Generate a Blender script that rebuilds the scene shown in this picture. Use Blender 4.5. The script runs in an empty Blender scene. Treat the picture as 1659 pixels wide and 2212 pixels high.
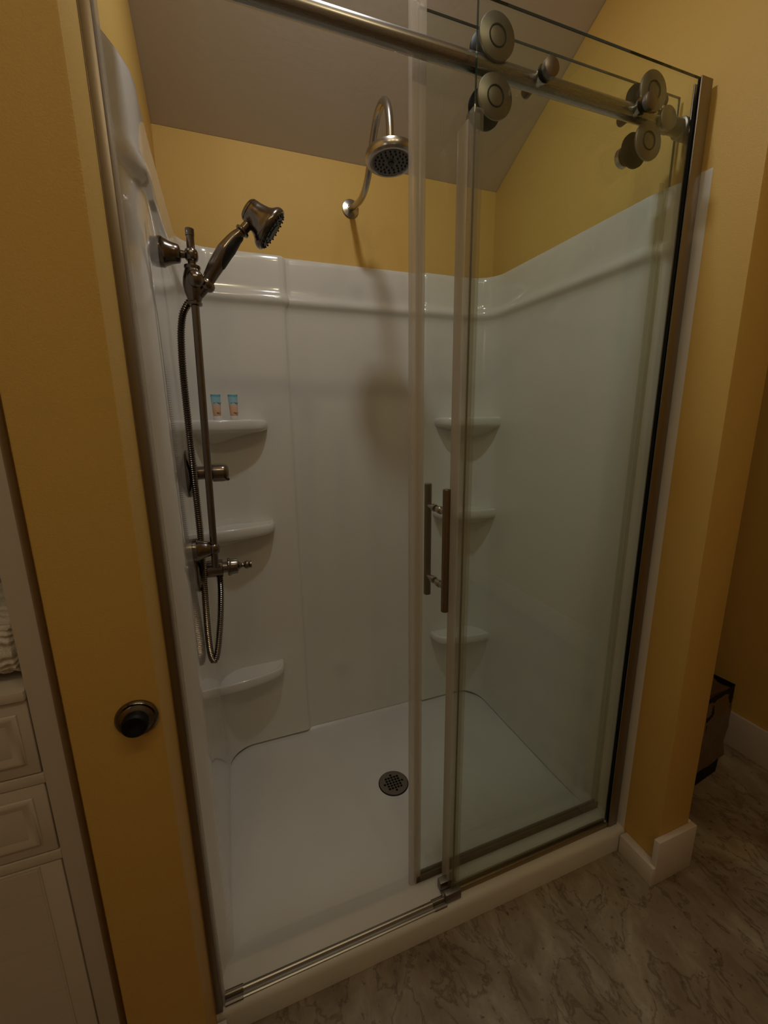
import bpy, bmesh, math, random
from mathutils import Vector, Matrix, noise
PI = math.pi
R = math.radians
random.seed(4)
scene = bpy.context.scene
COL = scene.collection

# ------------------------------------------------------------------ camera
cam_d = bpy.data.cameras.new('camera'); cam = bpy.data.objects.new('camera', cam_d); COL.objects.link(cam)
yaw, pitch, roll = R(20.1), R(12.4), R(-0.75)
fw = Vector((math.sin(yaw)*math.cos(pitch), math.cos(yaw)*math.cos(pitch), -math.sin(pitch)))
rt = Vector((math.cos(yaw), -math.sin(yaw), 0)); up = rt.cross(fw)
rt2 = rt*math.cos(roll)+up*math.sin(roll); up2 = up*math.cos(roll)-rt*math.sin(roll)
M = Matrix((rt2, up2, -fw)).transposed().to_4x4(); M.translation = Vector((.135, -.70, 1.31))
cam.matrix_world = M
cam_d.sensor_fit = 'VERTICAL'; cam_d.sensor_height = 24; cam_d.lens = 905*24/2212
cam_d.clip_start = .01; cam_d.clip_end = 50
scene.camera = cam

# ------------------------------------------------------------------ light and exposure
world = bpy.data.worlds.new('world'); scene.world = world; world.use_nodes = True
world.node_tree.nodes['Background'].inputs[0].default_value = (1, .8, .58, 1)
world.node_tree.nodes['Background'].inputs[1].default_value = .004
def area_light(name, loc, size, power, color, direction=(0, 0, -1)):
    d = bpy.data.lights.new(name, 'AREA'); d.shape = 'DISK'; d.size = size; d.energy = power; d.color = color
    o = bpy.data.objects.new(name, d); COL.objects.link(o); o.location = loc
    o.rotation_euler = Vector(direction).to_track_quat('-Z', 'Y').to_euler(); return o
def bulb_light(name, loc, radius, power, color):
    d = bpy.data.lights.new(name, 'POINT'); d.shadow_soft_size = radius; d.energy = power; d.color = color
    o = bpy.data.objects.new(name, d); COL.objects.link(o); o.location = loc; return o
WARM = (1, .82, .60)
area_light('shower_can_light', (.45, .11, 2.47), .08, 3.05, (.98, 1, 1), (0, .12, -1))
for x in (-.2, .25, .7):
    bulb_light('room_ceiling_light', (x, -1.1, 2.75), .035, 3.8, (1, .83, .50))
bulb_light('side_fill_light', (-1.0, -1.2, 2.1), .06, 2.2, (1, .95, .9))  # added fill, no lamp known there; brightens the pillar fronts
scene.view_settings.view_transform = 'Standard'; scene.view_settings.look = 'None'
scene.view_settings.exposure = 0.0; scene.view_settings.gamma = 1.0
scene.view_settings.use_curve_mapping = False
scene.cycles.max_bounces = 10; scene.cycles.transparent_max_bounces = 24
scene.cycles.diffuse_bounces = 6; scene.cycles.glossy_bounces = 6

# ------------------------------------------------------------------ materials
MATS = {}
def nt(name):
    m = bpy.data.materials.new(name); m.use_nodes = True; t = m.node_tree
    return m, t, t.nodes['Principled BSDF']
def node(t, kind, **kw):
    n = t.nodes.new(kind)
    for k, v in kw.items():
        if k in n.inputs: n.inputs[k].default_value = v
        else: setattr(n, k, v)
    return n
def mat(name, color, rough=.5, metal=0, coat=0, bump=None, spec=None, mottled=None):
    if name in MATS: return MATS[name]
    m, t, b = nt(name)
    b.inputs['Base Color'].default_value = (*color, 1); b.inputs['Roughness'].default_value = rough
    b.inputs['Metallic'].default_value = metal; b.inputs['Coat Weight'].default_value = coat
    b.inputs['Coat Roughness'].default_value = .04
    if spec is not None: b.inputs['Specular IOR Level'].default_value = spec
    tc = node(t, 'ShaderNodeTexCoord')
    if bump:
        sc, st, det = bump
        n = node(t, 'ShaderNodeTexNoise', Scale=sc, Detail=det); t.links.new(tc.outputs['Object'], n.inputs['Vector'])
        bp = node(t, 'ShaderNodeBump', Strength=st, Distance=.002); t.links.new(n.outputs[0], bp.inputs['Height'])
        t.links.new(bp.outputs[0], b.inputs['Normal'])
    if mottled:
        sc, c2 = mottled
        n = node(t, 'ShaderNodeTexNoise', Scale=sc, Detail=4); t.links.new(tc.outputs['Object'], n.inputs['Vector'])
        r = node(t, 'ShaderNodeValToRGB'); r.color_ramp.elements[0].position = .35; r.color_ramp.elements[1].position = .7
        r.color_ramp.elements[0].color = (*color, 1); r.color_ramp.elements[1].color = (*c2, 1)
        t.links.new(n.outputs[0], r.inputs[0]); t.links.new(r.outputs[0], b.inputs['Base Color'])
    MATS[name] = m; return m

YEL = mat('golden_wall_paint', (.65, .425, .118), .55, bump=(420, .25, 2), spec=.3)
CEIL = mat('ceiling_paint', (.62, .56, .50), .8, bump=(60, .18, 6), spec=.2)
ACR = mat('white_acrylic', (.70, .68, .64), .16, coat=.6, bump=(9, .05, 1))
BASEM = mat('white_acrylic_floor', (.69, .68, .65), .30, coat=.15, bump=(300, .12, 2), mottled=(2.2, (.64, .62, .58)))
TRIM = mat('white_trim_paint', (.66, .60, .54), .35)
CAB = mat('white_cabinet_paint', (.55, .50, .44), .3)
RUB = mat('black_rubber', (.008, .008, .009), .5)
BLK = mat('black_plastic', (.003, .003, .003), .55, spec=.25)
CAPW = mat('white_cap_plastic', (.75, .72, .68), .3)
TOWEL = mat('white_terry', (.66, .62, .56), .95, bump=(500, .8, 3))
BAG = mat('brown_bag_film', (.13, .075, .035), .32, bump=(22, .9, 5))

def brushed(name, color, rough, axis, aniso=0.5, streak=.12):
    m, t, b = nt(name)
    b.inputs['Metallic'].default_value = 1
    tc = node(t, 'ShaderNodeTexCoord'); mp = node(t, 'ShaderNodeMapping')
    s = [900, 900, 900]; s[axis] = 6; mp.inputs['Scale'].default_value = s
    n = node(t, 'ShaderNodeTexNoise', Scale=1.0, Detail=3)
    t.links.new(tc.outputs['Object'], mp.inputs['Vector']); t.links.new(mp.outputs[0], n.inputs['Vector'])
    mr = node(t, 'ShaderNodeMapRange'); mr.inputs['To Min'].default_value = rough-streak/2; mr.inputs['To Max'].default_value = rough+streak
    t.links.new(n.outputs[0], mr.inputs['Value']); t.links.new(mr.outputs[0], b.inputs['Roughness'])
    b.inputs['Base Color'].default_value = (*color, 1)
    MATS[name] = m; return m
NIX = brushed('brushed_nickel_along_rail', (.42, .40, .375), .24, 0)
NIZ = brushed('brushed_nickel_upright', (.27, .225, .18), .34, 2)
NIF = mat('nickel_face', (.27, .24, .205), .42, 1)
SPR = mat('spray_plate', (.10, .095, .085), .38, .8)
BRS = mat('tarnished_channel_metal', (.30, .225, .12), .42, .8)
NID = mat('polished_dark_nickel', (.205, .172, .148), .20, 1)
NIB = mat('shower_head_nickel', (.46, .42, .37), .24, 1)
BRN = mat('dark_bronze_metal', (.13, .085, .055), .30, 1)

def glass(name, tint, haze):
    m = bpy.data.materials.new(name); m.use_nodes = True; t = m.node_tree; t.nodes.clear()
    out = node(t, 'ShaderNodeOutputMaterial')
    tr = node(t, 'ShaderNodeBsdfTransparent'); tr.inputs[0].default_value = (*tint, 1)
    gl = node(t, 'ShaderNodeBsdfGlossy'); gl.inputs['Roughness'].default_value = .01; gl.inputs[0].default_value = (.9, .95, .92, 1)
    df = node(t, 'ShaderNodeBsdfDiffuse'); df.inputs[0].default_value = (.62, .72, .64, 1)
    fr = node(t, 'ShaderNodeFresnel', IOR=1.45)
    ge = node(t, 'ShaderNodeNewGeometry'); io = node(t, 'ShaderNodeMapRange')          # same air-to-glass index on both faces of the pane
    io.inputs['To Min'].default_value = 1.45; io.inputs['To Max'].default_value = 1/1.45
    t.links.new(ge.outputs['Backfacing'], io.inputs['Value']); t.links.new(io.outputs[0], fr.inputs['IOR'])
    m1 = node(t, 'ShaderNodeMixShader'); m1.inputs[0].default_value = haze
    m2 = node(t, 'ShaderNodeMixShader')
    t.links.new(tr.outputs[0], m1.inputs[1]); t.links.new(df.outputs[0], m1.inputs[2])
    t.links.new(fr.outputs[0], m2.inputs[0]); t.links.new(m1.outputs[0], m2.inputs[1]); t.links.new(gl.outputs[0], m2.inputs[2])
    t.links.new(m2.outputs[0], out.inputs[0]); MATS[name] = m; return m
GL = glass('clear_green_glass', (.958, .986, .974), .014)
GLE = mat('glass_cut_edge', (.006, .022, .016), .12, coat=.5)
def vinyl(name, op, color):
    m = bpy.data.materials.new(name); m.use_nodes = True; t = m.node_tree; t.nodes.clear()
    out = node(t, 'ShaderNodeOutputMaterial')
    tr = node(t, 'ShaderNodeBsdfTransparent'); tr.inputs[0].default_value = (.93, .92, .88, 1)
    pb = node(t, 'ShaderNodeBsdfPrincipled', Roughness=.22); pb.inputs['Base Color'].default_value = (*color, 1)
    tl = node(t, 'ShaderNodeBsdfTranslucent'); tl.inputs[0].default_value = (*color, 1)
    a = node(t, 'ShaderNodeMixShader'); a.inputs[0].default_value = .35
    mx = node(t, 'ShaderNodeMixShader'); mx.inputs[0].default_value = op
    t.links.new(pb.outputs[0], a.inputs[1]); t.links.new(tl.outputs[0], a.inputs[2])
    t.links.new(tr.outputs[0], mx.inputs[1]); t.links.new(a.outputs[0], mx.inputs[2])
    t.links.new(mx.outputs[0], out.inputs[0]); MATS[name] = m; return m
VIN = vinyl('clear_vinyl', .42, (.78, .73, .68))
VINT = vinyl('thin_clear_vinyl', .16, (.60, .56, .48))
VINB = vinyl('aged_vinyl', .72, (.24, .17, .09))

def floor_mat():
    m, t, b = nt('stone_floor')
    tc = node(t, 'ShaderNodeTexCoord')
    mp = node(t, 'ShaderNodeMapping'); mp.inputs['Rotation'].default_value = (0, 0, R(8)); mp.inputs['Scale'].default_value = (1.25, .72, 1)
    t.links.new(tc.outputs['Object'], mp.inputs[0])
    wn = node(t, 'ShaderNodeTexNoise', Scale=3.0, Detail=5); t.links.new(mp.outputs[0], wn.inputs['Vector'])
    ad = node(t, 'ShaderNodeMixRGB', blend_type='ADD'); ad.inputs[0].default_value = .4
    t.links.new(mp.outputs[0], ad.inputs[1]); t.links.new(wn.outputs['Color'], ad.inputs[2])
    n1 = node(t, 'ShaderNodeTexNoise', Scale=5.5, Detail=9, Roughness=.62); t.links.new(ad.outputs[0], n1.inputs['Vector'])
    r1 = node(t, 'ShaderNodeValToRGB'); e = r1.color_ramp.elements
    e[0].position = .34; e[0].color = (.17, .118, .075, 1); e[1].position = .68; e[1].color = (.41, .37, .28, 1)
    x = e.new(.5); x.color = (.27, .215, .15, 1)
    t.links.new(n1.outputs[0], r1.inputs[0])
    n2 = node(t, 'ShaderNodeTexNoise', Scale=7, Detail=7, Roughness=.6); t.links.new(ad.outputs[0], n2.inputs['Vector'])
    mm = node(t, 'ShaderNodeMath', operation='SUBTRACT'); mm.inputs[1].default_value = .5; t.links.new(n2.outputs[0], mm.inputs[0])
    ab = node(t, 'ShaderNodeMath', operation='ABSOLUTE'); t.links.new(mm.outputs[0], ab.inputs[0])
    r2 = node(t, 'ShaderNodeValToRGB'); r2.color_ramp.elements[0].position = .0; r2.color_ramp.elements[1].position = .022
    r2.color_ramp.elements[0].color = (.42, .36, .32, 1); r2.color_ramp.elements[1].color = (1, 1, 1, 1)
    t.links.new(ab.outputs[0], r2.inputs[0])
    n3 = node(t, 'ShaderNodeTexNoise', Scale=60, Detail=3); t.links.new(tc.outputs['Object'], n3.inputs['Vector'])
    r3 = node(t, 'ShaderNodeValToRGB'); r3.color_ramp.elements[0].position = .27; r3.color_ramp.elements[1].position = .36
    r3.color_ramp.elements[0].color = (.25, .2, .17, 1); r3.color_ramp.elements[1].color = (1, 1, 1, 1)
    t.links.new(n3.outputs[0], r3.inputs[0])
    m1 = node(t, 'ShaderNodeMixRGB', blend_type='MULTIPLY'); m1.inputs[0].default_value = .75
    t.links.new(r1.outputs[0], m1.inputs[1]); t.links.new(r2.outputs[0], m1.inputs[2])
    m2 = node(t, 'ShaderNodeMixRGB', blend_type='MULTIPLY'); m2.inputs[0].default_value = .8
    t.links.new(m1.outputs[0], m2.inputs[1]); t.links.new(r3.outputs[0], m2.inputs[2])
    t.links.new(m2.outputs[0], b.inputs['Base Color'])
    b.inputs['Roughness'].default_value = .38
    bp = node(t, 'ShaderNodeBump', Strength=.25, Distance=.003); t.links.new(n1.outputs[0], bp.inputs['Height'])
    t.links.new(bp.outputs[0], b.inputs['Normal'])
    return m
FLR = floor_mat()

def tube_mat():
    m, t, b = nt('printed_tube')
    tc = node(t, 'ShaderNodeTexCoord'); sp = node(t, 'ShaderNodeSeparateXYZ'); t.links.new(tc.outputs['Generated'], sp.inputs[0])
    n = node(t, 'ShaderNodeTexNoise', Scale=6, Detail=4); t.links.new(tc.outputs['Generated'], n.inputs['Vector'])
    a = node(t, 'ShaderNodeMath', operation='MULTIPLY_ADD'); a.inputs[1].default_value = .10; t.links.new(n.outputs[0], a.inputs[0]); t.links.new(sp.outputs[2], a.inputs[2])
    r = node(t, 'ShaderNodeValToRGB'); e = r.color_ramp.elements
    e[0].position = .0; e[0].color = (.66, .40, .20, 1); e[1].position = 1; e[1].color = (.10, .30, .36, 1)
    for p, c in ((.42, (.72, .44, .30)), (.52, (.70, .47, .36)), (.58, (.45, .56, .54)), (.75, (.30, .54, .62)), (.93, (.26, .52, .62)), (.96, (.10, .32, .40))):
        x = e.new(p); x.color = (*c, 1)
    t.links.new(a.outputs[0], r.inputs[0]); t.links.new(r.outputs[0], b.inputs['Base Color'])
    b.inputs['Roughness'].default_value = .35; return m
TUBE = tube_mat()
INKB = mat('blue_ink', (.02, .08, .30), .5)
INKD = mat('dark_ink', (.05, .02, .02), .5)

# ------------------------------------------------------------------ helpers
def tag(o, label=None, cat=None, group=None, kind=None):
    if label: o['label'] = label
    if cat: o['category'] = cat
    if group: o['group'] = group
    if kind: o['kind'] = kind
    return o
def thing(name, label, cat, loc=(0, 0, 0), group=None):
    o = bpy.data.objects.new(name, None); COL.objects.link(o); o.location = loc
    o.empty_display_size = .05
    return tag(o, label, cat, group)
def wloc(o):
    v = Vector(o.location)
    while o.parent: o = o.parent; v += Vector(o.location)
    return v
def obj(name, bm, m, parent=None, smooth=40, label=None, origin=None):
    """vertices come in world coordinates; a child's are made relative to its parent"""
    off = wloc(parent) if parent else Vector((0, 0, 0))
    bm.normal_update()
    me = bpy.data.meshes.new(name)
    if parent: bmesh.ops.translate(bm, verts=bm.verts, vec=-off)
    bm.to_mesh(me); bm.free()
    ms = m if isinstance(m, (list, tuple)) else [m]
    for x in ms: me.materials.append(x)
    if smooth:
        me.shade_smooth(); me.set_sharp_from_angle(angle=R(smooth))
    o = bpy.data.objects.new(name, me); COL.objects.link(o)
    if parent: o.parent = parent
    if label: o['label'] = label
    return o
def struct(name, bm, m, smooth=40): return tag(obj(name, bm, m, None, smooth), kind='structure')
def nb(): return bmesh.new()
def box(bm, x0, x1, y0, y1, z0, z1, bev=0, seg=2, mi=0):
    g = bmesh.ops.create_cube(bm, size=1)['verts']
    for v in g:
        v.co = Vector((x0+(v.co.x+.5)*(x1-x0), y0+(v.co.y+.5)*(y1-y0), z0+(v.co.z+.5)*(z1-z0)))
    fs = set(f for v in g for f in v.link_faces)
    for f in fs: f.material_index = mi
    if bev:
        es = list(set(e for v in g for e in v.link_edges))
        bmesh.ops.bevel(bm, geom=es, offset=bev, segments=seg, affect='EDGES', profile=.5)
    return bm
def frame_of(ax):
    ax = Vector(ax).normalized()
    h = Vector((0, 0, 1)) if abs(ax.z) < .9 else Vector((1, 0, 0))
    u = ax.cross(h).normalized(); return ax, u, ax.cross(u).normalized()
def lathe(bm, prof, org, axis, n=40, mi=0, caps=True):
    """prof: (t along axis, radius)"""
    ax, u, w = frame_of(axis); org = Vector(org); rings = []
    for t, r in prof:
        c = org+ax*t
        if r < 1e-6: rings.append([bm.verts.new(c)])
        else: rings.append([bm.verts.new(c+(u*math.cos(2*PI*k/n)+w*math.sin(2*PI*k/n))*r) for k in range(n)])
    for a, b in zip(rings, rings[1:]):
        for k in range(n):
            if len(a) == 1 and len(b) == 1: continue
            if len(a) == 1: f = bm.faces.new((a[0], b[k], b[(k+1) % n]))
            elif len(b) == 1: f = bm.faces.new((a[k], a[(k+1) % n], b[0]))
            else: f = bm.faces.new((a[k], a[(k+1) % n], b[(k+1) % n], b[k]))
            f.material_index = mi
    if caps:
        for rg in (rings[0], rings[-1]):
            if len(rg) > 1: bm.faces.new(rg).material_index = mi
    bmesh.ops.recalc_face_normals(bm, faces=bm.faces); return bm
def smooth_path(pts, sub=8):
    P = [Vector(p) for p in pts]; out = []
    for i in range(len(P)-1):
        p0, p1, p2, p3 = P[max(i-1, 0)], P[i], P[i+1], P[min(i+2, len(P)-1)]
        for k in range(sub):
            t = k/sub
            out.append(.5*((2*p1)+(p2-p0)*t+(2*p0-5*p1+4*p2-p3)*t*t+(3*p1-p0-3*p2+p3)*t**3))
    out.append(P[-1]); return out
def tube(bm, pts, rad, n=20, caps=True, sub=8, flat=None):
    """rad: number, or function of the fraction 0..1 along the path"""
    P = smooth_path(pts, sub) if sub else [Vector(p) for p in pts]
    d = (P[1]-P[0]).normalized(); _, u, w = frame_of(d); rings = []
    L = [0]
    for a, b in zip(P, P[1:]): L.append(L[-1]+(b-a).length)
    for i, p in enumerate(P):
        nd = (P[min(i+1, len(P)-1)]-P[max(i-1, 0)]).normalized()
        q = d.rotation_difference(nd); u.rotate(q); w.rotate(q); d = nd
        r = rad(L[i]/L[-1]) if callable(rad) else rad
        rings.append([bm.verts.new(p+(u*math.cos(2*PI*k/n)+w*math.sin(2*PI*k/n))*r) for k in range(n)])
    for a, b in zip(rings, rings[1:]):
        for k in range(n): bm.faces.new((a[k], a[(k+1) % n], b[(k+1) % n], b[k]))
    if caps: bm.faces.new(rings[0]); bm.faces.new(rings[-1])
    bmesh.ops.recalc_face_normals(bm, faces=bm.faces); return bm
def grid(bm, nu, nv, fn, mi=0):
    V = [[bm.verts.new(fn(i/(nu-1), j/(nv-1))) for j in range(nv)] for i in range(nu)]
    for i in range(nu-1):
        for j in range(nv-1): bm.faces.new((V[i][j], V[i+1][j], V[i+1][j+1], V[i][j+1])).material_index = mi
    return V
def ss(a, b, x):
    t = min(1, max(0, (x-a)/(b-a))); return t*t*(3-2*t)
def lerp(tab, x):
    if x <= tab[0][0]: return tab[0][1]
    for (a, va), (b, vb) in zip(tab, tab[1:]):
        if x <= b: return va+(vb-va)*(x-a)/(b-a)
    return tab[-1][1]
def text_mesh(name, txt, size, m, parent, loc, depth=.0002, shear=0):
    c = bpy.data.curves.new(name, 'FONT'); c.body = txt; c.size = size; c.extrude = depth; c.align_x = 'CENTER'; c.shear = shear
    t = bpy.data.objects.new(name, c); me = bpy.data.meshes.new_from_object(t); bpy.data.objects.remove(t)
    me.transform(Matrix.Translation(Vector(loc)-wloc(parent)) @ Matrix.Rotation(PI/2, 4, 'X'))
    me.materials.append(m); o = bpy.data.objects.new(name, me); COL.objects.link(o); o.parent = parent; return o

# ------------------------------------------------------------------ room shell
XL, XR, YB, YF = .006, 1.183, .868, -.063          # alcove left, right, back faces and front of the two pillars
def czr(y): return 2.172+.5*(.84-y)                  # underside of the sloping ceiling
struct('floor', box(nb(), -1.3, 2.05, -2.6, 1.0, -.05, 0), FLR)
b = nb()
prof = [(1.05, czr(1.05)), (-.85, czr(-.85)), (-2.7, czr(-.85))]
for (ya, za), (yb, zb) in zip(prof, prof[1:]):
    vs = [bm_v for bm_v in (b.verts.new((-1.35, ya, za)), b.verts.new((2.1, ya, za)), b.verts.new((2.1, yb, zb)), b.verts.new((-1.35, yb, zb)),
          b.verts.new((-1.35, ya, za+.08)), b.verts.new((2.1, ya, za+.08)), b.verts.new((2.1, yb, zb+.08)), b.verts.new((-1.35, yb, zb+.08)))]
    for f in ((0, 1, 2, 3), (7, 6, 5, 4), (0, 4, 5, 1), (1, 5, 6, 2), (2, 6, 7, 3), (3, 7, 4, 0)): b.faces.new([vs[i] for i in f])
bmesh.ops.recalc_face_normals(b, faces=b.faces)
struct('ceiling', b, CEIL, 0)
def wedge_wall(x0, x1, y0, y1, bev=.004):
    """wall whose top follows the sloping ceiling"""
    b = nb(); box(b, x0, x1, y0, y1, 0, 1, bev)
    for v in b.verts: 
        if v.co.z > .5: v.co.z = czr(v.co.y)-.001-(1-v.co.z)
    return b
struct('wall_left', wedge_wall(-.113, XL, YF, .95), YEL)
struct('wall_right', wedge_wall(XR, 1.305, YF, 1.0), YEL)
struct('wall_back', wedge_wall(XL, XR, YB, .95, 0), YEL)
struct('wall_nook_back', wedge_wall(1.305, 1.95, 1.0, 1.05, 0), YEL)
b = nb(); box(b, 1.95, 2.02, -.85, 1.05, 0, 1)
for v in b.verts:
    if v.co.z > .5: v.co.z = czr(v.co.y)-.001
box(b, 1.95, 2.02, -2.6, -.85, 0, czr(-.85)-.001)
struct('wall_far_right', b, YEL)
struct('wall_front', box(nb(), -1.3, 2.02, -2.66, -2.6, 0, czr(-.85)-.001), CEIL)
struct('wall_far_left', box(nb(), -1.36, -1.3, -2.66, .5, 0, 2.3), YEL)
b = nb(); box(b, -1.3, -.113, .42, .5, 0, 2.34); box(b, -.140, -.113, -.012, .42, 0, 2.34)     # recess round the linen cabinet
box(b, -1.3, -.74, -.04, .42, 0, 2.3); box(b, -.74, -.113, -.012, .42, 2.24, 2.34)
struct('wall_cabinet_recess', b, YEL)
# baseboards
b = nb(); box(b, 1.1565, XR, -.0785, .030, 0, .062, .0012)
box(b, 1.166, 1.318, -.079, YF, 0, .148, .0015)
box(b, 1.305, 1.318, YF, .9, 0, .148, .0015)
struct('baseboard_right', b, TRIM)
struct('baseboard_far_right', box(nb(), 1.937, 1.95, -2.4, 1.0, 0, .146, .0015), TRIM)
b = nb(); box(b, XL, .026, -.076, .030, 0, .054, .0012); box(b, -.113, XL, -.076, YF, 0, .148, .0015)
struct('baseboard_left', b, TRIM)

# ------------------------------------------------------------------ shower base
def base_z(x, y):
    z = lerp([(.034, .0), (.0341, .050), (.037, .060), (.042, .0655), (.050, .068), (.108, .0695), (.118, .068), (.130, .060), (.150, .046), (.165, .0395), (.185, .034), (.25, .030)], y)
    if y > .165:
        d = math.hypot(x-.592, y-.486); z = .0235+.0105*min(1, d/.55)+max(0, .004*(1-(y-.165)/.03))
    if y > .16:                                            # cove where the floor meets the walls
        e = min(x-.030, 1.150-x, .853-y); z += .007*max(0, 1-e/.022)**2 if e < .022 else 0
    elif y > .118:
        e = min(x-.012, 1.178-x); z += .006*max(0, 1-e/.02)**2 if e < .02 else 0
    return z
ys = [.034, .0341, .0355, .037, .039, .042, .046, .050, .08, .100, .108, .113, .118, .124, .130, .138, .146, .155, .162, .168, .175, .185, .2]+[.2+.0325*k for k in range(1, 20)]+[.828, .835, .842, .850, .866]
xs = [.0062, .012, .018, .026, .034, .042, .05]+[.05+.043*k for k in range(1, 25)]+[1.10, 1.118, 1.128, 1.136, 1.144, 1.152, 1.16, 1.170, 1.1828]
base = thing('shower_tray', 'glossy white low shower tray with a raised front curb', 'shower tray', (.592, .45, 0))
b = nb(); V = [[b.verts.new((x, y, base_z(x, y))) for y in ys] for x in xs]
for i in range(len(xs)-1):
    for j in range(len(ys)-1): b.faces.new((V[i][j], V[i+1][j], V[i+1][j+1], V[i][j+1]))
obj('basin', b, BASEM, base, 60)

# ------------------------------------------------------------------ acrylic surround
path = [(XL+.0005, .034), (XL+.006, .060), (.017, .090), (.027, .120), (.035, .147), (.038, .175), (.036, .22), (.034, .32), (.034, .50), (.034, .66)]
for k in range(13):
    a = PI-PI/2*k/12; path.append((.134+.10*math.cos(a), .745+.10*math.sin(a)))
path += [(.20, .845), (.28, .845), (.338, .8445), (.346, .8450), (.351, .8475), (.356, .8535), (.360, .8585), (.366, .8610), (.380, .8615), (.50, .8615), (.62, .8615), (.74, .8615), (.84, .8615), (.860, .8610), (.866, .8585), (.870, .8535), (.875, .8475), (.880, .8450), (.888, .8445), (.95, .845), (1.02, .845)]
for k in range(13):
    a = PI/2-PI/2*k/12; path.append((1.062+.10*math.cos(a), .745+.10*math.sin(a)))
path += [(1.162, .66), (1.163, .50), (1.164, .32), (1.165, .22), (1.164, .18), (1.167, .150), (1.172, .120), (1.177, .090), (XR-.004, .060), (XR-.0005, .039)]
PP = [Vector((x, y, 0)) for x, y in path]
NN = []
for i in range(len(PP)):
    d = (PP[min(i+1, len(PP)-1)]-PP[max(i-1, 0)]).normalized(); NN.append(Vector((d.y, -d.x, 0)))
prf = [(1.8385, -.016), (1.8400, -.010), (1.8400, .002), (1.8375, .006), (1.833, .0082), (1.82, .009), (1.78, .009), (1.745, .0090), (1.730, .0095), (1.723, .0115), (1.717, .0145), (1.711, .0168), (1.705, .0175), (1.699, .0165), (1.693, .0130), (1.687, .0085), (1.680, .0045), (1.665, .0018), (1.64, .0006), (1.58, 0), (1.4, 0), (1.2, 0), (1.0, 0), (.8, 0), (.6, 0), (.4, 0), (.25, 0), (.14, 0), (.09, .001), (.065, .002), (.050, .004), (.0455, .0045), (.0440, .003), (.0440, -.003)]
def surr_pt(i, z, o):
    p = PP[i]; fade = ss(.045, .135, p.y)
    if o < 0: fade = .25 if z > 1 else .6
    draft = .018*(1-min(1, z/1.55))*ss(.62, 1.15, p.x)*ss(.08, .25, p.y)*(1-ss(.80, .87, p.y)*.9)   # right wall leans in towards the floor
    q = p+NN[i]*(o*fade); q.x -= draft; q.z = z
    q.x = min(max(q.x, XL+.0004), XR-.0004); q.y = min(q.y, YB-.0006); return q
surround = thing('shower_surround', 'glossy white moulded three wall shower surround with corner shelves', 'shower surround', (.592, .86, .03))
b = nb(); V = [[b.verts.new(surr_pt(i, z, o)) for z, o in prf] for i in range(len(PP))]
for i in range(len(PP)-1):
    for j in range(len(prf)-1): b.faces.new((V[i][j], V[i][j+1], V[i+1][j+1], V[i+1][j]))
obj('wall_panel', b, ACR, surround, 50)
def corner_shelf(mx, ztop):
    sh = [(.028, .853), (.028, .737), (.040, .737), (.080, .7385), (.120, .743), (.155, .749), (.190, .757), (.220, .766), (.242, .775), (.256, .786), (.265, .801), (.270, .822), (.272, .853)]
    c = Vector((.028, .853, 0)); n = len(sh); b = nb(); rings = []
    prof = [(-.0035, .90), (-.0030, .935), (0, .955), (0, .968), (-.003, .985), (-.009, .996), (-.017, 1.0), (-.026, .996), (-.033, .978), (-.038, .94), (-.042, .87), (-.047, .76), (-.056, .6), (-.070, .42), (-.085, .2)]
    for dz, s in prof:
        ring = []
        for x, y in sh:
            q = c+(Vector((x, y, 0))-c)*s
            if mx: q.x = 1.196-q.x
            ring.append(b.verts.new((q.x, q.y, ztop+dz)))
        rings.append(ring)
    for a, d in zip(rings, rings[1:]):
        for k in range(n):
            b.faces.new((a[k], a[(k+1) % n], d[(k+1) % n], d[k]))
    b.faces.new(rings[0]); b.faces.new(rings[-1])
    bmesh.ops.recalc_face_normals(b, faces=b.faces)
    if mx:
        for v in b.verts:
            v.co.x -= .016*(1-min(1, v.co.z/1.55))
    obj('shelf', b, ACR, surround, 60)
for z in (1.316, .958, .392): corner_shelf(False, z)
for z in (1.316, .944, .382): corner_shelf(True, z)

# ------------------------------------------------------------------ floor drain
dr = thing('floor_drain', 'round brushed metal drain with a square hole strainer in shower floor', 'drain', (.592, .486, .0225))
def plate_with_holes():
    c = bpy.data.curves.new('strainer', 'CURVE'); c.dimensions = '2D'; c.fill_mode = 'BOTH'; c.extrude = .0009
    def poly(pts):
        s = c.splines.new('POLY'); s.points.add(len(pts)-1)
        for p, (x, y) in zip(s.points, pts): p.co = (x, y, 0, 1)
        s.use_cyclic_u = True
    poly([(.051*math.cos(2*PI*k/64), .051*math.sin(2*PI*k/64)) for k in range(64)])
    st, h = .0110, .0040
    for i in range(-3, 4):
        for j in range(-3, 4):
            x, y = i*st, j*st
            if math.hypot(x, y) > .034: continue
            poly([(x-h, y-h), (x-h, y+h), (x+h, y+h), (x+h, y-h)])
    t = bpy.data.objects.new('strainer', c); me = bpy.data.meshes.new_from_object(t); bpy.data.objects.remove(t)
    me.transform(Matrix.Translation((0, 0, .0045))); me.materials.append(NIF)
    o = bpy.data.objects.new('strainer', me); COL.objects.link(o); o.parent = dr; return o
plate_with_holes()
obj('drain_dark_disc', lathe(nb(), [(0, .0), (0, .054), (.003, .054), (.004, .0525), (.004, .0505), (.0026, .0495), (.0026, 0)], (.592, .486, .0222), (0, 0, 1), 64), BLK, dr)  # shade of the drain recess put in as a black disc under the strainer
for sx, sy in ((.028, .028), (-.028, -.028)): obj('screw', lathe(nb(), [(0, .0035), (.0010, .0035), (.0016, .002), (.0016, 0)], (.592+sx*.95, .486-sy*.95, .0277), (0, 0, 1), 16), NIF, dr)

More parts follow.
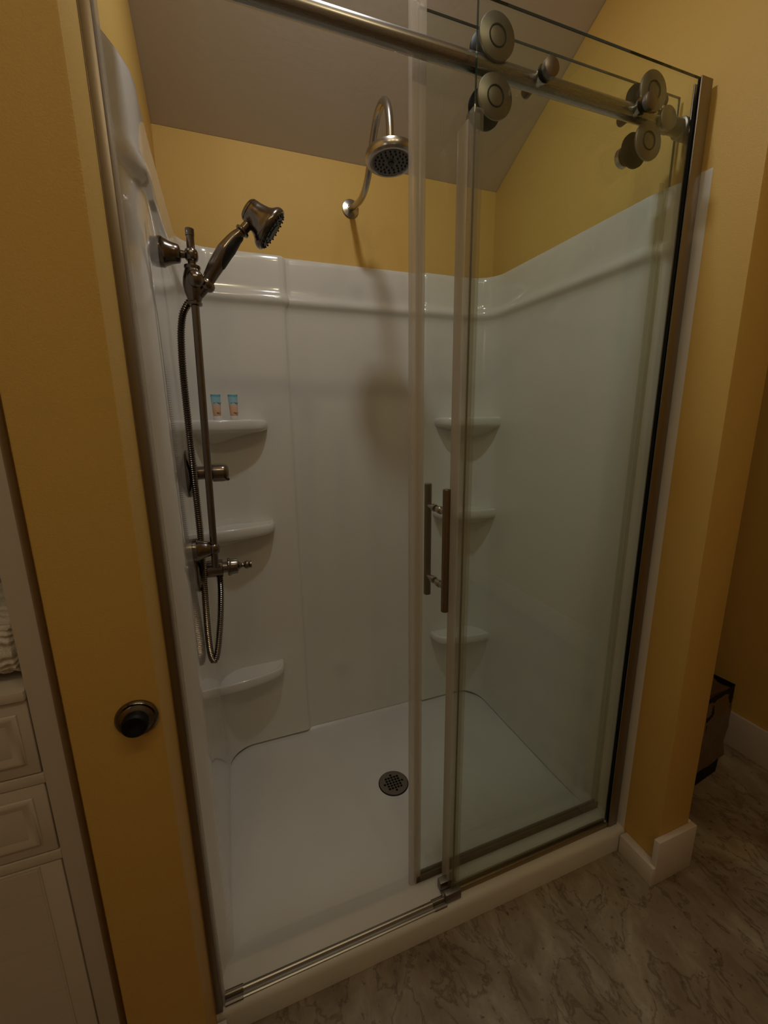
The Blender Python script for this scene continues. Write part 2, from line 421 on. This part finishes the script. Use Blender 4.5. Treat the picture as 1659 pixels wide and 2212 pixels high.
# ------------------------------------------------------------------ left wall jamb, threshold guide
jb = thing('wall_jamb', 'slim brushed metal jamb on the left side of the shower opening', 'door jamb', (XL+.007, .05, .07))
b = nb(); box(b, XL+.0002, .0205, .035, .039, .0702, 2.0, .0006); box(b, XL+.0002, .009, .039, .062, .0702, 2.0, .0004); box(b, .0175, .0205, .039, .062, .0702, 2.0, .0006)
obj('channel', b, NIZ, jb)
obj('strike_seal', box(nb(), .0100, .0255, .044, .0575, .0702, 1.995, .002), VIN, jb)
tg = thing('threshold_guide', 'brushed metal guide strip along the left part of shower curb', 'door guide', (.31, .056, .069))
def guide_strip(x0, x1, g=0):
    pr = [(.043-g, .0685), (.043-g, .0715+g), (.0455, .0728+g), (.0475, .0725+g), (.049, .0712), (.0525, .0712), (.054, .0735+g), (.056, .0765+g), (.0585, .0778+g), (.061, .0765+g), (.062, .0735), (.0645, .0725+g), (.067+g, .0715+g), (.067+g, .0685)]
    b = nb(); A = [b.verts.new((x0, y, z)) for y, z in pr]; B = [b.verts.new((x1, y, z)) for y, z in pr]
    n = len(pr)
    for k in range(n): b.faces.new((A[k], A[(k+1) % n], B[(k+1) % n], B[k]))
    b.faces.new(A); b.faces.new(B); bmesh.ops.recalc_face_normals(b, faces=b.faces); return b
obj('strip', guide_strip(.062, .535), mat('guide_metal', (.40, .38, .35), .36, 1), tg, 25)
obj('end_sleeve', guide_strip(.0245, .0625, .0016), NIF, tg, 25)
obj('end_sleeve', guide_strip(.533, .568, .0016), NIF, tg, 25)

# ------------------------------------------------------------------ fixed glass panel
fx = thing('fixed_glass_panel', 'tall fixed clear glass panel held by a dark metal post at right', 'glass panel', (.87, .068, .07))
def pane(x0, x1, y0, y1, z0, z1):
    b = nb(); box(b, x0, x1, y0, y1, z0, z1, .0006, 1)
    for f in b.faces: f.material_index = 0 if abs(f.normal.y) > .95 and f.calc_area() > .01 else 1
    return b
bb = pane(.598, 1.150, .065, .071, .078, 2.013); bb.normal_update()
for f in bb.faces: f.material_index = 1 if (f.normal.z > .5 or f.normal.x < -.5) else 0
obj('glass', bb, [GL, GLE], fx, 0)
b = nb()
box(b, 1.1355, 1.1700, .0555, .0585, .0702, 2.009, .0007); box(b, 1.1460, 1.1825, .0775, .0805, .0702, 2.009, .0007)
box(b, 1.1670, 1.1700, .0585, .0775, .0702, 2.009, .0005)
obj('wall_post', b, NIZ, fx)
b = nb(); box(b, 1.1362, 1.1500, .0622, .0648, .0702, 2.007, .0004)
obj('post_gasket', b, BLK, fx)
b = nb(); box(b, .600, 1.137, .0585, .0625, .0690, .0850, .0006); box(b, .600, 1.137, .0735, .0775, .0690, .0850, .0006); box(b, .600, 1.137, .0625, .0735, .0690, .0740, .0004)
obj('bottom_channel', b, BRS, fx)
b = nb(); box(b, .592, .612, .0600, .0638, .080, 1.846, .0004); box(b, .592, .612, .0722, .0760, .080, 1.846, .0004); box(b, .590, .5972, .0600, .0760, .080, 1.846, .0008)
obj('edge_seal', b, VINT, fx)
b = nb(); box(b, .5885, .5915, .0760, .112, .080, 1.835, .0006); box(b, .5885, .606, .110, .1125, .080, 1.835, .0006)
obj('seal_fin', b, VIN, fx)
b = nb(); box(b, .566, .612, .046, .0598, .0695, .0985, .0015); box(b, .566, .612, .0768, .095, .0695, .0985, .0015); box(b, .566, .612, .0598, .0768, .0695, .0760, .0005)
obj('guide_block', b, [NIF], fx, label='square metal guide block at the foot of the pane')
# standoff studs clamp the pane to the rail
RY, RZ, RR = .098, 1.937, .0150
def stud(x):
    o = obj('standoff', lathe(nb(), [(0, 0), (0, .0150), (.0008, .0160), (.0100, .0160), (.0110, .0150)], (x, .0495, RZ-.004), (0, 1, 0), 36), NIF, fx)
    obj('washer', lathe(nb(), [(.0110, .0140), (.0150, .0140)], (x, .0495, RZ-.004), (0, 1, 0), 36), RUB, o)
    obj('neck', lathe(nb(), [(.0220, .0155), (.0270, .0150), (.0320, .0125), (.040, .0110)], (x, .0495, RZ-.002), (0, 1, 0), 36), NIB, o)
    obj('back_nut', lathe(nb(), [(.0600, .0100), (.0700, .0105), (.0760, .0105), (.0780, .009), (.0780, 0)], (x, .0495, RZ), (0, 1, 0), 36), BRN, o)
stud(.746); stud(.996)

# ------------------------------------------------------------------ rail
rl = thing('door_rail', 'round brushed nickel rail across the top of shower door', 'door rail', (.60, RY, RZ))
obj('bar', lathe(nb(), [(0, RR-.001), (.001, RR), (1.069, RR), (1.070, RR-.001)], (.008, RY, RZ), (1, 0, 0), 48), NIX, rl)
b = lathe(nb(), [(0, .0170), (.002, .0180), (.046, .0180), (.048, .0170)], (1.060, RY, RZ), (1, 0, 0), 40)
obj('end_collar', b, NIF, rl)
obj('end_disc', lathe(nb(), [(0, 0), (0, .0215), (.001, .0228), (.007, .0228), (.008, .0215), (.022, .012)], (1.080, .0762, RZ-.003), (0, 1, 0), 40), NIF, rl)
obj('wall_socket', lathe(nb(), [(0, .0165), (.030, .0165), (.031, .0200), (.033, .0210), (.074, .0210), (.075, .0200)], (1.1075, RY, RZ), (1, 0, 0), 40), NIF, rl)
obj('wall_socket', lathe(nb(), [(0, .0210), (.016, .0210), (.018, .0190), (.030, .0170)], (XL+.001, RY, RZ), (1, 0, 0), 40), NIF, rl)
b = lathe(nb(), [(0, .005), (.030, .0045), (.033, .007), (.040, .0085), (.047, .007), (.050, 0)], (1.100, RY+.012, RZ+.010), (0, 0, 1), 24)
obj('stop_pin', b, BRN, rl)

# ------------------------------------------------------------------ sliding door
sd = thing('sliding_glass_door', 'sliding clear glass door with round rollers and ladder pull handle', 'shower door', (.85, .131, .07))
bb = pane(.517, 1.172, .128, .134, .072, 2.020); bb.normal_update()
for f in bb.faces: f.material_index = 1 if (f.normal.z > .5 or f.normal.x > .5) else 0
obj('glass', bb, [GL, GLE], sd, 0)
b = nb(); box(b, .4995, .5160, .1225, .1395, .050, 2.034, .002); box(b, .5155, .5290, .1232, .1268, .050, 2.030, .0004); box(b, .5155, .5290, .1352, .1388, .050, 2.030, .0004)
obj('leading_seal', b, VIN, sd)
b = nb(); box(b, 1.150, 1.1605, .1222, .1266, .080, 1.850, .0005); box(b, 1.150, 1.1605, .1354, .1398, .080, 1.850, .0005)
obj('trailing_seal', b, VINT, sd)
b = nb(); box(b, .517, 1.165, .1232, .1268, .047, .086, .0005); box(b, .517, 1.165, .1352, .1388, .047, .086, .0005); box(b, .517, 1.165, .1268, .1352, .050, .0718, .0005)
obj('bottom_seal', b, VINB, sd)
def roller(x, z):
    o = obj('roller', lathe(nb(), [(0, 0), (0, .0350), (.0010, .0362), (.0045, .0362), (.0055, .0350), (.0055, 0)], (x, .0770, z), (0, 1, 0), 64), NIF, sd)
    obj('wheel', lathe(nb(), [(.0055, .0325), (.0070, .0340), (.0110, .0300), (.0150, .0200), (.0270, .0200), (.0310, .0300), (.0350, .0340), (.0400, .0335), (.0420, .030)], (x, .0770, z), (0, 1, 0), 64), BLK, o)
    obj('spacer', lathe(nb(), [(.0420, .0200), (.0500, .0200)], (x, .0770, z), (0, 1, 0), 40), NIB, o)
    obj('back_cap', lathe(nb(), [(.0585, .0200), (.0680, .0205), (.0700, .0190), (.0700, 0)], (x, .0770, z), (0, 1, 0), 40), NIB, o)
    b = nb(); tube(b, [(x+.0165*math.cos(2*PI*k/48), .0769, z+.0165*math.sin(2*PI*k/48)) for k in range(49)], .0015, 8, False, 0)
    obj('cap_ring', b, BLK, o)
for x in (.646, 1.030):
    roller(x, RZ+.0352); roller(x, RZ-.0545)
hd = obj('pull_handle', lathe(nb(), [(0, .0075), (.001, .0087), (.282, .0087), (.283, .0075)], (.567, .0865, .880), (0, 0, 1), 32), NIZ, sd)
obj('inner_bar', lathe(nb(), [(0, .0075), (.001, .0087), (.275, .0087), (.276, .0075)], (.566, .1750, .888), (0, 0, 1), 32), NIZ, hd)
for z in (1.112, .938):
    obj('post', lathe(nb(), [(0, .0062), (.022, .0062), (.024, .0088), (.033, .0088), (.034, .0075), (.0395, .0075)], (.5665, .0868, z), (0, 1, 0), 28), NIB, hd)
    obj('post', lathe(nb(), [(.0490, .0075), (.0520, .0088), (.0600, .0088), (.0620, .0062), (.0860, .0062)], (.5665, .0868, z), (0, 1, 0), 28), NIB, hd)

# ------------------------------------------------------------------ overhead shower
sh = thing('overhead_shower', 'round brushed nickel rain shower head on curved arm above back wall', 'shower head', (.600, YB, 2.020))
obj('wall_flange', lathe(nb(), [(0, .0285), (.0035, .0290), (.0045, .0280), (.0085, .0120), (.0100, .0105)], (.600, YB-.0005, 2.020), (0, -1, 0), 48), NIB, sh, 20)
armp = [(.600, .866, 2.020), (.598, .80, 2.003), (.595, .73, 1.990), (.592, .67, 1.998), (.590, .625, 2.030), (.5875, .585, 2.075), (.586, .550, 2.102), (.5845, .515, 2.110), (.583, .480, 2.100), (.582, .455, 2.072), (.5815, .443, 2.035), (.5815, .440, 1.996)]
obj('arm', tube(nb(), armp, .0098, 28), NIB, sh)
hc = Vector((.584, .441, 1.946)); hax = Vector((.02, -.07, -1)).normalized()
prof = [(-.052, 0), (-.052, .0120), (-.050, .0125), (-.036, .0125), (-.035, .0150), (-.033, .0155), (-.028, .0225), (-.0265, .0240), (-.0255, .0480), (-.0235, .0580), (-.0200, .0632), (-.0150, .0645), (-.0070, .0643), (-.0020, .0625), (.0016, .0575), (.0016, .0530), (.0000, .0520)]
obj('head_shell', lathe(nb(), prof, hc, hax, 72), NIB, sh, 24)
fp = obj('spray_face', lathe(nb(), [(.0000, .0520), (-.0012, .0510), (-.0012, .0490), (.0006, .0475), (.0006, .0130), (.0016, .0120), (.0020, .0090), (.0020, 0)], hc, hax, 72), SPR, sh)
ax, u, w = frame_of(hax); b = nb()
for rr, n in ((.0205, 9), (.0305, 15), (.0405, 21)):
    for k in range(n):
        a = 2*PI*k/n+rr*40
        lathe(b, [(0, .0024), (.0022, .0021), (.0024, 0)], hc+hax*.0006+(u*math.cos(a)+w*math.sin(a))*rr, hax, 10)
lathe(b, [(0, .0085), (.0034, .0075), (.0036, 0)], hc+hax*.0012, hax, 24)
obj('nozzles', b, RUB, fp)

# ------------------------------------------------------------------ slide bar with hand shower
BX0, BX1, BY = .0975, .0795, .380            # bar x at top and bottom (it leans with the wall)
def bx(z): return BX0+(BX1-BX0)*(1.713-z)/(1.713-.955)
bd = Vector((BX0-BX1, 0, .758)).normalized()
sb = thing('slide_bar', 'dark nickel vertical slide bar mounted on left shower wall', 'slide bar', (.034, BY, 1.33))
obj('bar', lathe(nb(), [(0, .0070), (.001, .0083), (.743, .0083), (.744, .0092), (.757, .0092), (.758, .0080)], (BX1, BY, .955), bd, 32), NID, sb)
for z, xw in ((1.6615, .0345), (1.0045, .0345)):
    X = bx(z)-xw
    mt = obj('bell_mount', lathe(nb(), [(0, .0290), (.008, .0292), (.010, .0270), (.013, .0255), (.022, .0215), (.030, .0195), (.037, .0180), (.040, .0150), (.0415, .0080), (X-.012, .0070), (X-.006, .0090)], (xw, BY, z), (1, 0, 0), 40), NID, sb)
    obj('collar', lathe(nb(), [(-.012, .0090), (-.0115, .0105), (-.009, .0125), (-.004, .0140), (.004, .0140), (.009, .0125), (.0115, .0105), (.012, .0090)], (bx(z), BY, z), bd, 36), NID, mt)
sl = thing('shower_slider', 'barrel shaped slider holding the hand shower on slide bar', 'shower holder', (bx(1.60), BY, 1.60))
obj('barrel', lathe(nb(), [(-.039, .0125), (-.038, .0150), (-.033, .0150), (-.031, .0130), (-.026, .0150), (-.014, .0195), (0, .0220), (.014, .0210), (.026, .0180), (.033, .0155), (.036, .0170), (.040, .0165), (.041, .0130)], (bx(1.60), BY, 1.600), bd, 44), NID, sl)
obj('tension_knob', lathe(nb(), [(0, .0100), (.010, .0120), (.012, .0165), (.016, .0175), (.021, .0165), (.026, .0120), (.029, .0050), (.0295, 0)], (bx(1.607)+.004, BY-.012, 1.607), (.10, -1, .05), 40), NID, sl)
hs = thing('hand_shower', 'dark nickel hand shower with bell head leaning in its slider', 'hand shower', (.118, .376, 1.600))
hp = [(.104, .376, 1.583), (.121, .374, 1.606), (.141, .371, 1.638), (.165, .367, 1.672), (.187, .364, 1.699), (.206, .362, 1.716), (.226, .360, 1.738)]
def hrad(t): return lerp([(0, .0100), (.10, .0118), (.16, .0125), (.35, .0160), (.55, .0172), (.74, .0125), (.80, .0105), (1, .0100)], t)
obj('holder_socket', lathe(nb(), [(0, .0120), (.004, .0165), (.011, .0180), (.017, .0165), (.020, .0135)], (.1150, .3755, 1.5960), (.62, -.06, .78), 36), NID, sl)
hh = obj('handle', tube(nb(), hp, hrad, 32), NID, hs)
obj('neck_ring', lathe(nb(), [(-.004, .0125), (-.002, .0150), (.002, .0150), (.004, .0125)], (.2045, .3622, 1.7142), (.66, -.06, .75), 36), NID, hh)
# black grip pad on the underside of the handle
b = nb()
def gpad(uu, vv):
    s = .36+.40*uu; i = s*(len(hp)-1); k = int(i); f = i-k
    P = Vector(hp[k]).lerp(Vector(hp[k+1]), f); d = (Vector(hp[k+1])-Vector(hp[k])).normalized()
    side = Vector((0, 1, 0)); dn = Vector((d.z, 0, -d.x)).normalized()
    e = math.sin(PI*min(1, max(0, uu)))**.5; a = (vv-.5)*PI*.74*e-.35
    return P+(dn*math.cos(a)+side*math.sin(a))*(hrad(s)+.0009)
grid(b, 24, 12, gpad); bmesh.ops.recalc_face_normals(b, faces=b.faces)
obj('grip_pad', b, RUB, hh)
fa = Vector((.78, -.06, -.62)).normalized(); hb = Vector((.2225, .359, 1.7555))
obj('bell_head', lathe(nb(), [(-.010, 0), (-.0095, .012), (-.007, .0200), (-.0035, .0235), (-.001, .0245), (.0005, .0240), (.0015, .0250), (.012, .0268), (.020, .0290), (.030, .0325), (.037, .0375), (.042, .0435), (.046, .0465), (.050, .0475), (.055, .0470), (.057, .0455), (.057, .0430)], hb, fa, 56), NID, hs)
fc = obj('spray_face', lathe(nb(), [(.0565, .0435), (.0580, .0420), (.0580, .0350), (.0600, .0340), (.0600, .0180), (.0620, .0170), (.0620, 0)], hb, fa, 56), RUB, hs)
b = nb(); ax, u, w = frame_of(fa)
for rr, n in ((.012, 6), (.026, 14), (.038, 22)):
    for k in range(n):
        a = 2*PI*k/n; lathe(b, [(.0575, .0021), (.0618, .0017), (.0622, 0)], hb+(u*math.cos(a)+w*math.sin(a))*rr, fa, 8)
obj('nozzles', b, RUB, fc)
# hose
ho = thing('shower_hose', 'dark ribbed metal hose looping from hand shower to diverter', 'shower hose', (.048, .41, .68))
hpts = [(.092, .386, 1.578), (.078, .396, 1.566), (.066, .405, 1.548), (.059, .41, 1.520), (.0555, .41, 1.488), (.0525, .41, 1.427), (.0515, .41, 1.323), (.0510, .41, 1.215), (.0510, .412, 1.101), (.0505, .415, 1.029), (.0480, .413, .932), (.0455, .41, .856), (.0430, .41, .765), (.0440, .41, .708), (.0500, .412, .6835), (.0600, .415, .702), (.0745, .422, .785), (.0830, .432, .862), (.0850, .440, .912)]
P = smooth_path(hpts, 60); L = [0]
for a, c in zip(P, P[1:]): L.append(L[-1]+(c-a).length)
tot = L[-1]; pitch_h = .0052
def resample(P, L, step):
    out = []; i = 0; s = 0
    while s < L[-1]:
        while L[i+1] < s: i += 1
        f = (s-L[i])/(L[i+1]-L[i]); out.append(P[i].lerp(P[i+1], f)); s += step
    out.append(P[-1]); return out
Q = resample(P, L, pitch_h/4)
def hose_r(t):
    s = t*tot; return .0076+.0011*math.cos(2*PI*s/pitch_h)
obj('corrugated_hose', tube(nb(), Q, hose_r, 14, True, 0), NID, ho, 60)
obj('hose_nut', lathe(nb(), [(0, .0085), (.002, .0095), (.016, .0095), (.018, .0080)], (.098, .382, 1.588), (-.80, .30, -.62), 24), NID, ho)

# ------------------------------------------------------------------ mixer valve and diverter
vv = thing('mixer_valve', 'round dark nickel mixer valve with domed handle behind slide bar', 'shower valve', (.0345, .460, 1.184))
obj('wall_plate', lathe(nb(), [(0, .0600), (.003, .0610), (.006, .0590), (.010, .0480), (.015, .0340), (.020, .0240), (.0215, .0200)], (.0346, .460, 1.184), (1, 0, 0), 64), NID, vv)
obj('hub', lathe(nb(), [(.020, .0170), (.040, .0165), (.0405, .0200), (.046, .0205), (.048, .0190), (.060, .0180)], (.0346, .460, 1.184), (1, 0, 0), 40), NID, vv)
hn = obj('handle', lathe(nb(), [(.056, .0215), (.058, .0232), (.080, .0232), (.088, .0222), (.093, .0195), (.096, .0140), (.097, 0)], (.0346, .460, 1.1825), (1, 0, 0), 48), NID, vv)
obj('lever', tube(nb(), [(.118, .452, 1.176), (.124, .440, 1.172), (.128, .428, 1.168)], lambda t: .0050-.001*t, 16), NID, hn)
dv = thing('diverter_valve', 'dark nickel diverter body with bell shaped knob below slide bar', 'diverter valve', (.0345, .445, .932))
obj('wall_plate', lathe(nb(), [(0, .0500), (.003, .0510), (.006, .0480), (.010, .0330), (.012, .0240)], (.0346, .445, .925), (1, 0, 0), 56), NID, dv)
obj('body', lathe(nb(), [(.008, .0225), (.055, .0232), (.059, .0232), (.060, .0215), (.060, .0150), (.072, .0148)], (.0346, .445, .931), (1, 0, 0), 44), NID, dv)
obj('knob', lathe(nb(), [(.0715, .0205), (.072, .0240), (.0745, .0250), (.079, .0240), (.081, .0215), (.092, .0205), (.097, .0195), (.0985, .0150), (.103, .0085), (.109, .0058), (.113, .0062), (.1155, .0095), (.120, .0115), (.125, .0105), (.128, .0078), (.1285, .0100), (.133, .0100), (.1335, 0)], (.0346, .445, .931), (1, 0, 0), 44), NID, dv)

# ------------------------------------------------------------------ two small tubes on the upper left shelf
def lotion_tube(x, y, z, label):
    t = thing('lotion_tube', label, 'tube', (x, y, z), 'travel tubes on the upper left shelf')
    obj('cap', lathe(nb(), [(0, 0), (0, .0110), (.0008, .0118), (.0125, .0122), (.0135, .0115), (.0135, 0)], (x, y, z), (0, 0, 1), 32), CAPW, t)
    def tf(u, v):
        a = 2*PI*u; s = ss(0, 1, v); rx = .0118+(.0150-.0118)*v; ry = .0118*(1-v)**.75+.0008
        return Vector((x+rx*math.cos(a), y+ry*math.sin(a), z+.0136+.0655*v))
    b = nb(); grid(b, 33, 20, tf); bmesh.ops.remove_doubles(b, verts=b.verts, dist=1e-5)
    es = [e for e in b.edges if e.is_boundary]; bmesh.ops.holes_fill(b, edges=es); bmesh.ops.recalc_face_normals(b, faces=b.faces)
    bd_ = obj('body', b, TUBE, t, 60)
    return t, bd_
t1, b1 = lotion_tube(.111, .770, 1.316, 'small blue and peach lotion tube nearer the slide bar on upper shelf')
t2, b2 = lotion_tube(.162, .770, 1.316, 'small blue and peach lotion tube farther from slide bar on upper shelf')
for x, bo, w2 in ((.111, b1, 'Balm'), (.162, b2, 'Cotta')):
    text_mesh('lettering', 'eclipse', .0085, INKB, bo, (x+.0035, .7640, 1.3665), .0006, .3)
    text_mesh('lettering', w2, .0062, INKD, bo, (x+.0055, .7585, 1.3360), .0006, .3)

# ------------------------------------------------------------------ wall door stop
ds = thing('door_stop', 'round metal wall door stop with black rubber bumper on left pillar', 'door stop', (-.026, YF, .884))
obj('dish', lathe(nb(), [(0, .0285), (.002, .0292), (.004, .0288), (.0065, .0265), (.0060, .0235), (.0095, .0190), (.0100, .0165), (.0040, .0160)], (-.026, YF-.0003, .884), (0, -1, 0), 56), NID, ds)
obj('bumper', lathe(nb(), [(.0030, .0163), (.0170, .0178), (.0215, .0176), (.0240, .0155), (.0235, .0110), (.0200, .0060), (.0190, 0)], (-.026, YF-.0003, .884), (0, -1, 0), 48), BLK, ds)

# ------------------------------------------------------------------ linen cabinet and towel
lc = thing('linen_cabinet', 'off-white built-in linen cabinet with drawers below an open shelf', 'cabinet', (-.43, .17, 0))
FY = -.045
b = nb(); box(b, -.1575, -.129, FY, -.022, 0, 2.2, .001); box(b, -.735, -.706, FY, -.022, 0, 2.2, .001)
for z0, z1 in ((0, .035), (.6605, .6765), (.7985, .8145), (1.45, 1.47), (2.16, 2.2)): box(b, -.706, -.1575, FY, -.022, z0, z1, .0008)
obj('face_frame', b, CAB, lc)
b = nb(); box(b, -.1565, -.142, -.022, .40, 0, 2.2); box(b, -.735, -.720, -.022, .40, 0, 2.2); box(b, -.720, -.1565, .39, .40, 0, 2.2); box(b, -.720, -.1565, -.022, .39, 2.185, 2.2); box(b, -.720, -.1565, -.022, .39, 1.455, 1.47)
obj('carcass', b, CAB, lc)
obj('shelf_board', box(nb(), -.7055, -.1585, FY-.004, .388, .9365, .9515, .002), CAB, lc)
def front(name, z0, z1, px, pz0, pz1):
    x0, x1 = -.7045, -.1600
    b = nb(); box(b, x0, x1, FY+.001, -.024, z0, z1, .0012)
    # raised ogee frame round a sunken field
    def pt(t, o): 
        X0, X1, Z0, Z1 = -.864-px+o, px-o, pz0+o, pz1-o
        return [(X0, Z0), (X1, Z0), (X1, Z1), (X0, Z1)][t]
    pr = [(0, .0005), (.0015, -.0016), (.004, -.0026), (.007, -.0022), (.011, -.0006), (.015, .0006)]
    rings = [[b.verts.new((pt(t, o)[0], FY+d, pt(t, o)[1])) for t in range(4)] for o, d in pr]
    for a, c in zip(rings, rings[1:]):
        for k in range(4): b.faces.new((a[k], a[(k+1) % 4], c[(k+1) % 4], c[k]))
    bmesh.ops.recalc_face_normals(b, faces=b.faces)
    o = obj(name, b, CAB, lc, 50)
    obj('knob', lathe(nb(), [(0, .006), (.010, .006), (.014, .013), (.020, .015), (.024, .010), (.025, 0)], (-.432, FY, (z0+z1)/2), (0, -1, 0), 24), NID, o)
    return o
front('drawer', .8165, .9345, -.1735, .835, .916)
front('drawer', .6785, .7970, -.1765, .695, .778)
b = nb(); box(b, -.7045, -.1600, FY+.001, -.024, .037, .6585, .0012)
z = .12
obj('door', b, CAB, lc)
b = nb(); box(b, -.6780, -.1870, FY-.0005, FY+.006, .075, .6580, .0006)
while z < .64:
    box(b, -.6750, -.1900, FY-.0009, FY+.004, z, z+.0479); z += .0485
obj('door_panel', b, CAB, lc, 0)
tw = thing('folded_towel', 'white ribbed folded towel on the open cabinet shelf', 'towel', (-.33, .06, .952))
b = nb()
def tow(u, v):
    a = 2*PI*u; cx = math.cos(a); sx = math.sin(a)
    y = .075+.100*math.copysign(abs(cx)**.55, cx); z = 1.000+.0465*math.copysign(abs(sx)**.62, sx)
    x = -.1605-.34*v
    rib = .0045*abs(math.sin(x*2*PI/.036))+.0022*noise.noise(Vector((x*150, a*7, 3)))+.0018*math.sin(a*34+3*noise.noise(Vector((x*60, a, 0))))
    end = 1 if .02 < v < .98 else .86
    c = Vector((x, .075, 1.000)); q = Vector((x, y, z)); d = q-c
    return c+d*end+d.normalized()*rib
V = grid(b, 240, 110, tow); bmesh.ops.remove_doubles(b, verts=b.verts, dist=1e-5)
bmesh.ops.holes_fill(b, edges=[e for e in b.edges if e.is_boundary]); bmesh.ops.recalc_face_normals(b, faces=b.faces)
mn = min(v.co.z for v in b.verts)
for v in b.verts: v.co.z += .9517-mn
obj('towel_fold', b, TOWEL, tw, 80)

# ------------------------------------------------------------------ waste bin behind the right pillar
wb = thing('waste_bin', 'black waste bin with crumpled brown bag liner behind right pillar', 'waste bin', (1.62, .25, 0))
bot = [(1.40, .080), (1.755, .125), (1.735, .335), (1.38, .29)]; topq = [(1.34, .110), (1.885, .178), (1.870, .400), (1.33, .330)]
def quad_ring(b, s, z, n=18, wr=0, sd_=0):
    ring = []
    for k in range(4):
        for j in range(n):
            f = j/n
            A = Vector((*[bot[k][i]*(1-s)+topq[k][i]*s for i in (0, 1)], z)); k2 = (k+1) % 4
            B = Vector((*[bot[k2][i]*(1-s)+topq[k2][i]*s for i in (0, 1)], z)); p = A.lerp(B, f)
            if wr:
                c = Vector((1.60, .235, z)); d = (p-c); d.z = 0; d.normalize()
                q = Vector((p.x*14, p.y*14, z*11+sd_)); w_ = noise.fractal(q, 1, 2, 4)
                p += d*(wr*.7+wr*w_); p.z += .6*wr*noise.noise(q*1.7)
            ring.append(b.verts.new(p))
    return ring
b = nb(); rs = [quad_ring(b, s, .30*s) for s in (0, .02, .5, 1)]
for a, c in zip(rs, rs[1:]):
    n = len(a)
    for k in range(n): b.faces.new((a[k], a[(k+1) % n], c[(k+1) % n], c[k]))
b.faces.new(rs[0]); bmesh.ops.recalc_face_normals(b, faces=b.faces)
obj('bin', b, BLK, wb, 30)
b = nb(); rs = [quad_ring(b, .22+.78*k/22, .055+.225*k/22, 18, .012 if k < 22 else .007, 2) for k in range(23)]
for a, c in zip(rs, rs[1:]):
    n = len(a)
    for k in range(n): b.faces.new((a[k], a[(k+1) % n], c[(k+1) % n], c[k]))
last = rs[-1]; n = len(last); c0 = sum((v.co for v in last), Vector())/n; prev = last
for sc_, dz in ((.97, .006), (.90, .004), (.80, -.010), (.6, -.022), (.3, -.03)):
    ring = []
    for v in last:
        p = c0+(v.co-c0)*sc_; p.z = v.co.z+dz+.012*noise.noise(Vector((p.x*22, p.y*22, sc_*3))); ring.append(b.verts.new(p))
    for k in range(n): b.faces.new((prev[k], prev[(k+1) % n], ring[(k+1) % n], ring[k]))
    prev = ring
b.faces.new(prev)
bmesh.ops.recalc_face_normals(b, faces=b.faces)
obj('bag_liner', b, BAG, wb, 35, label='crumpled brown plastic bag')
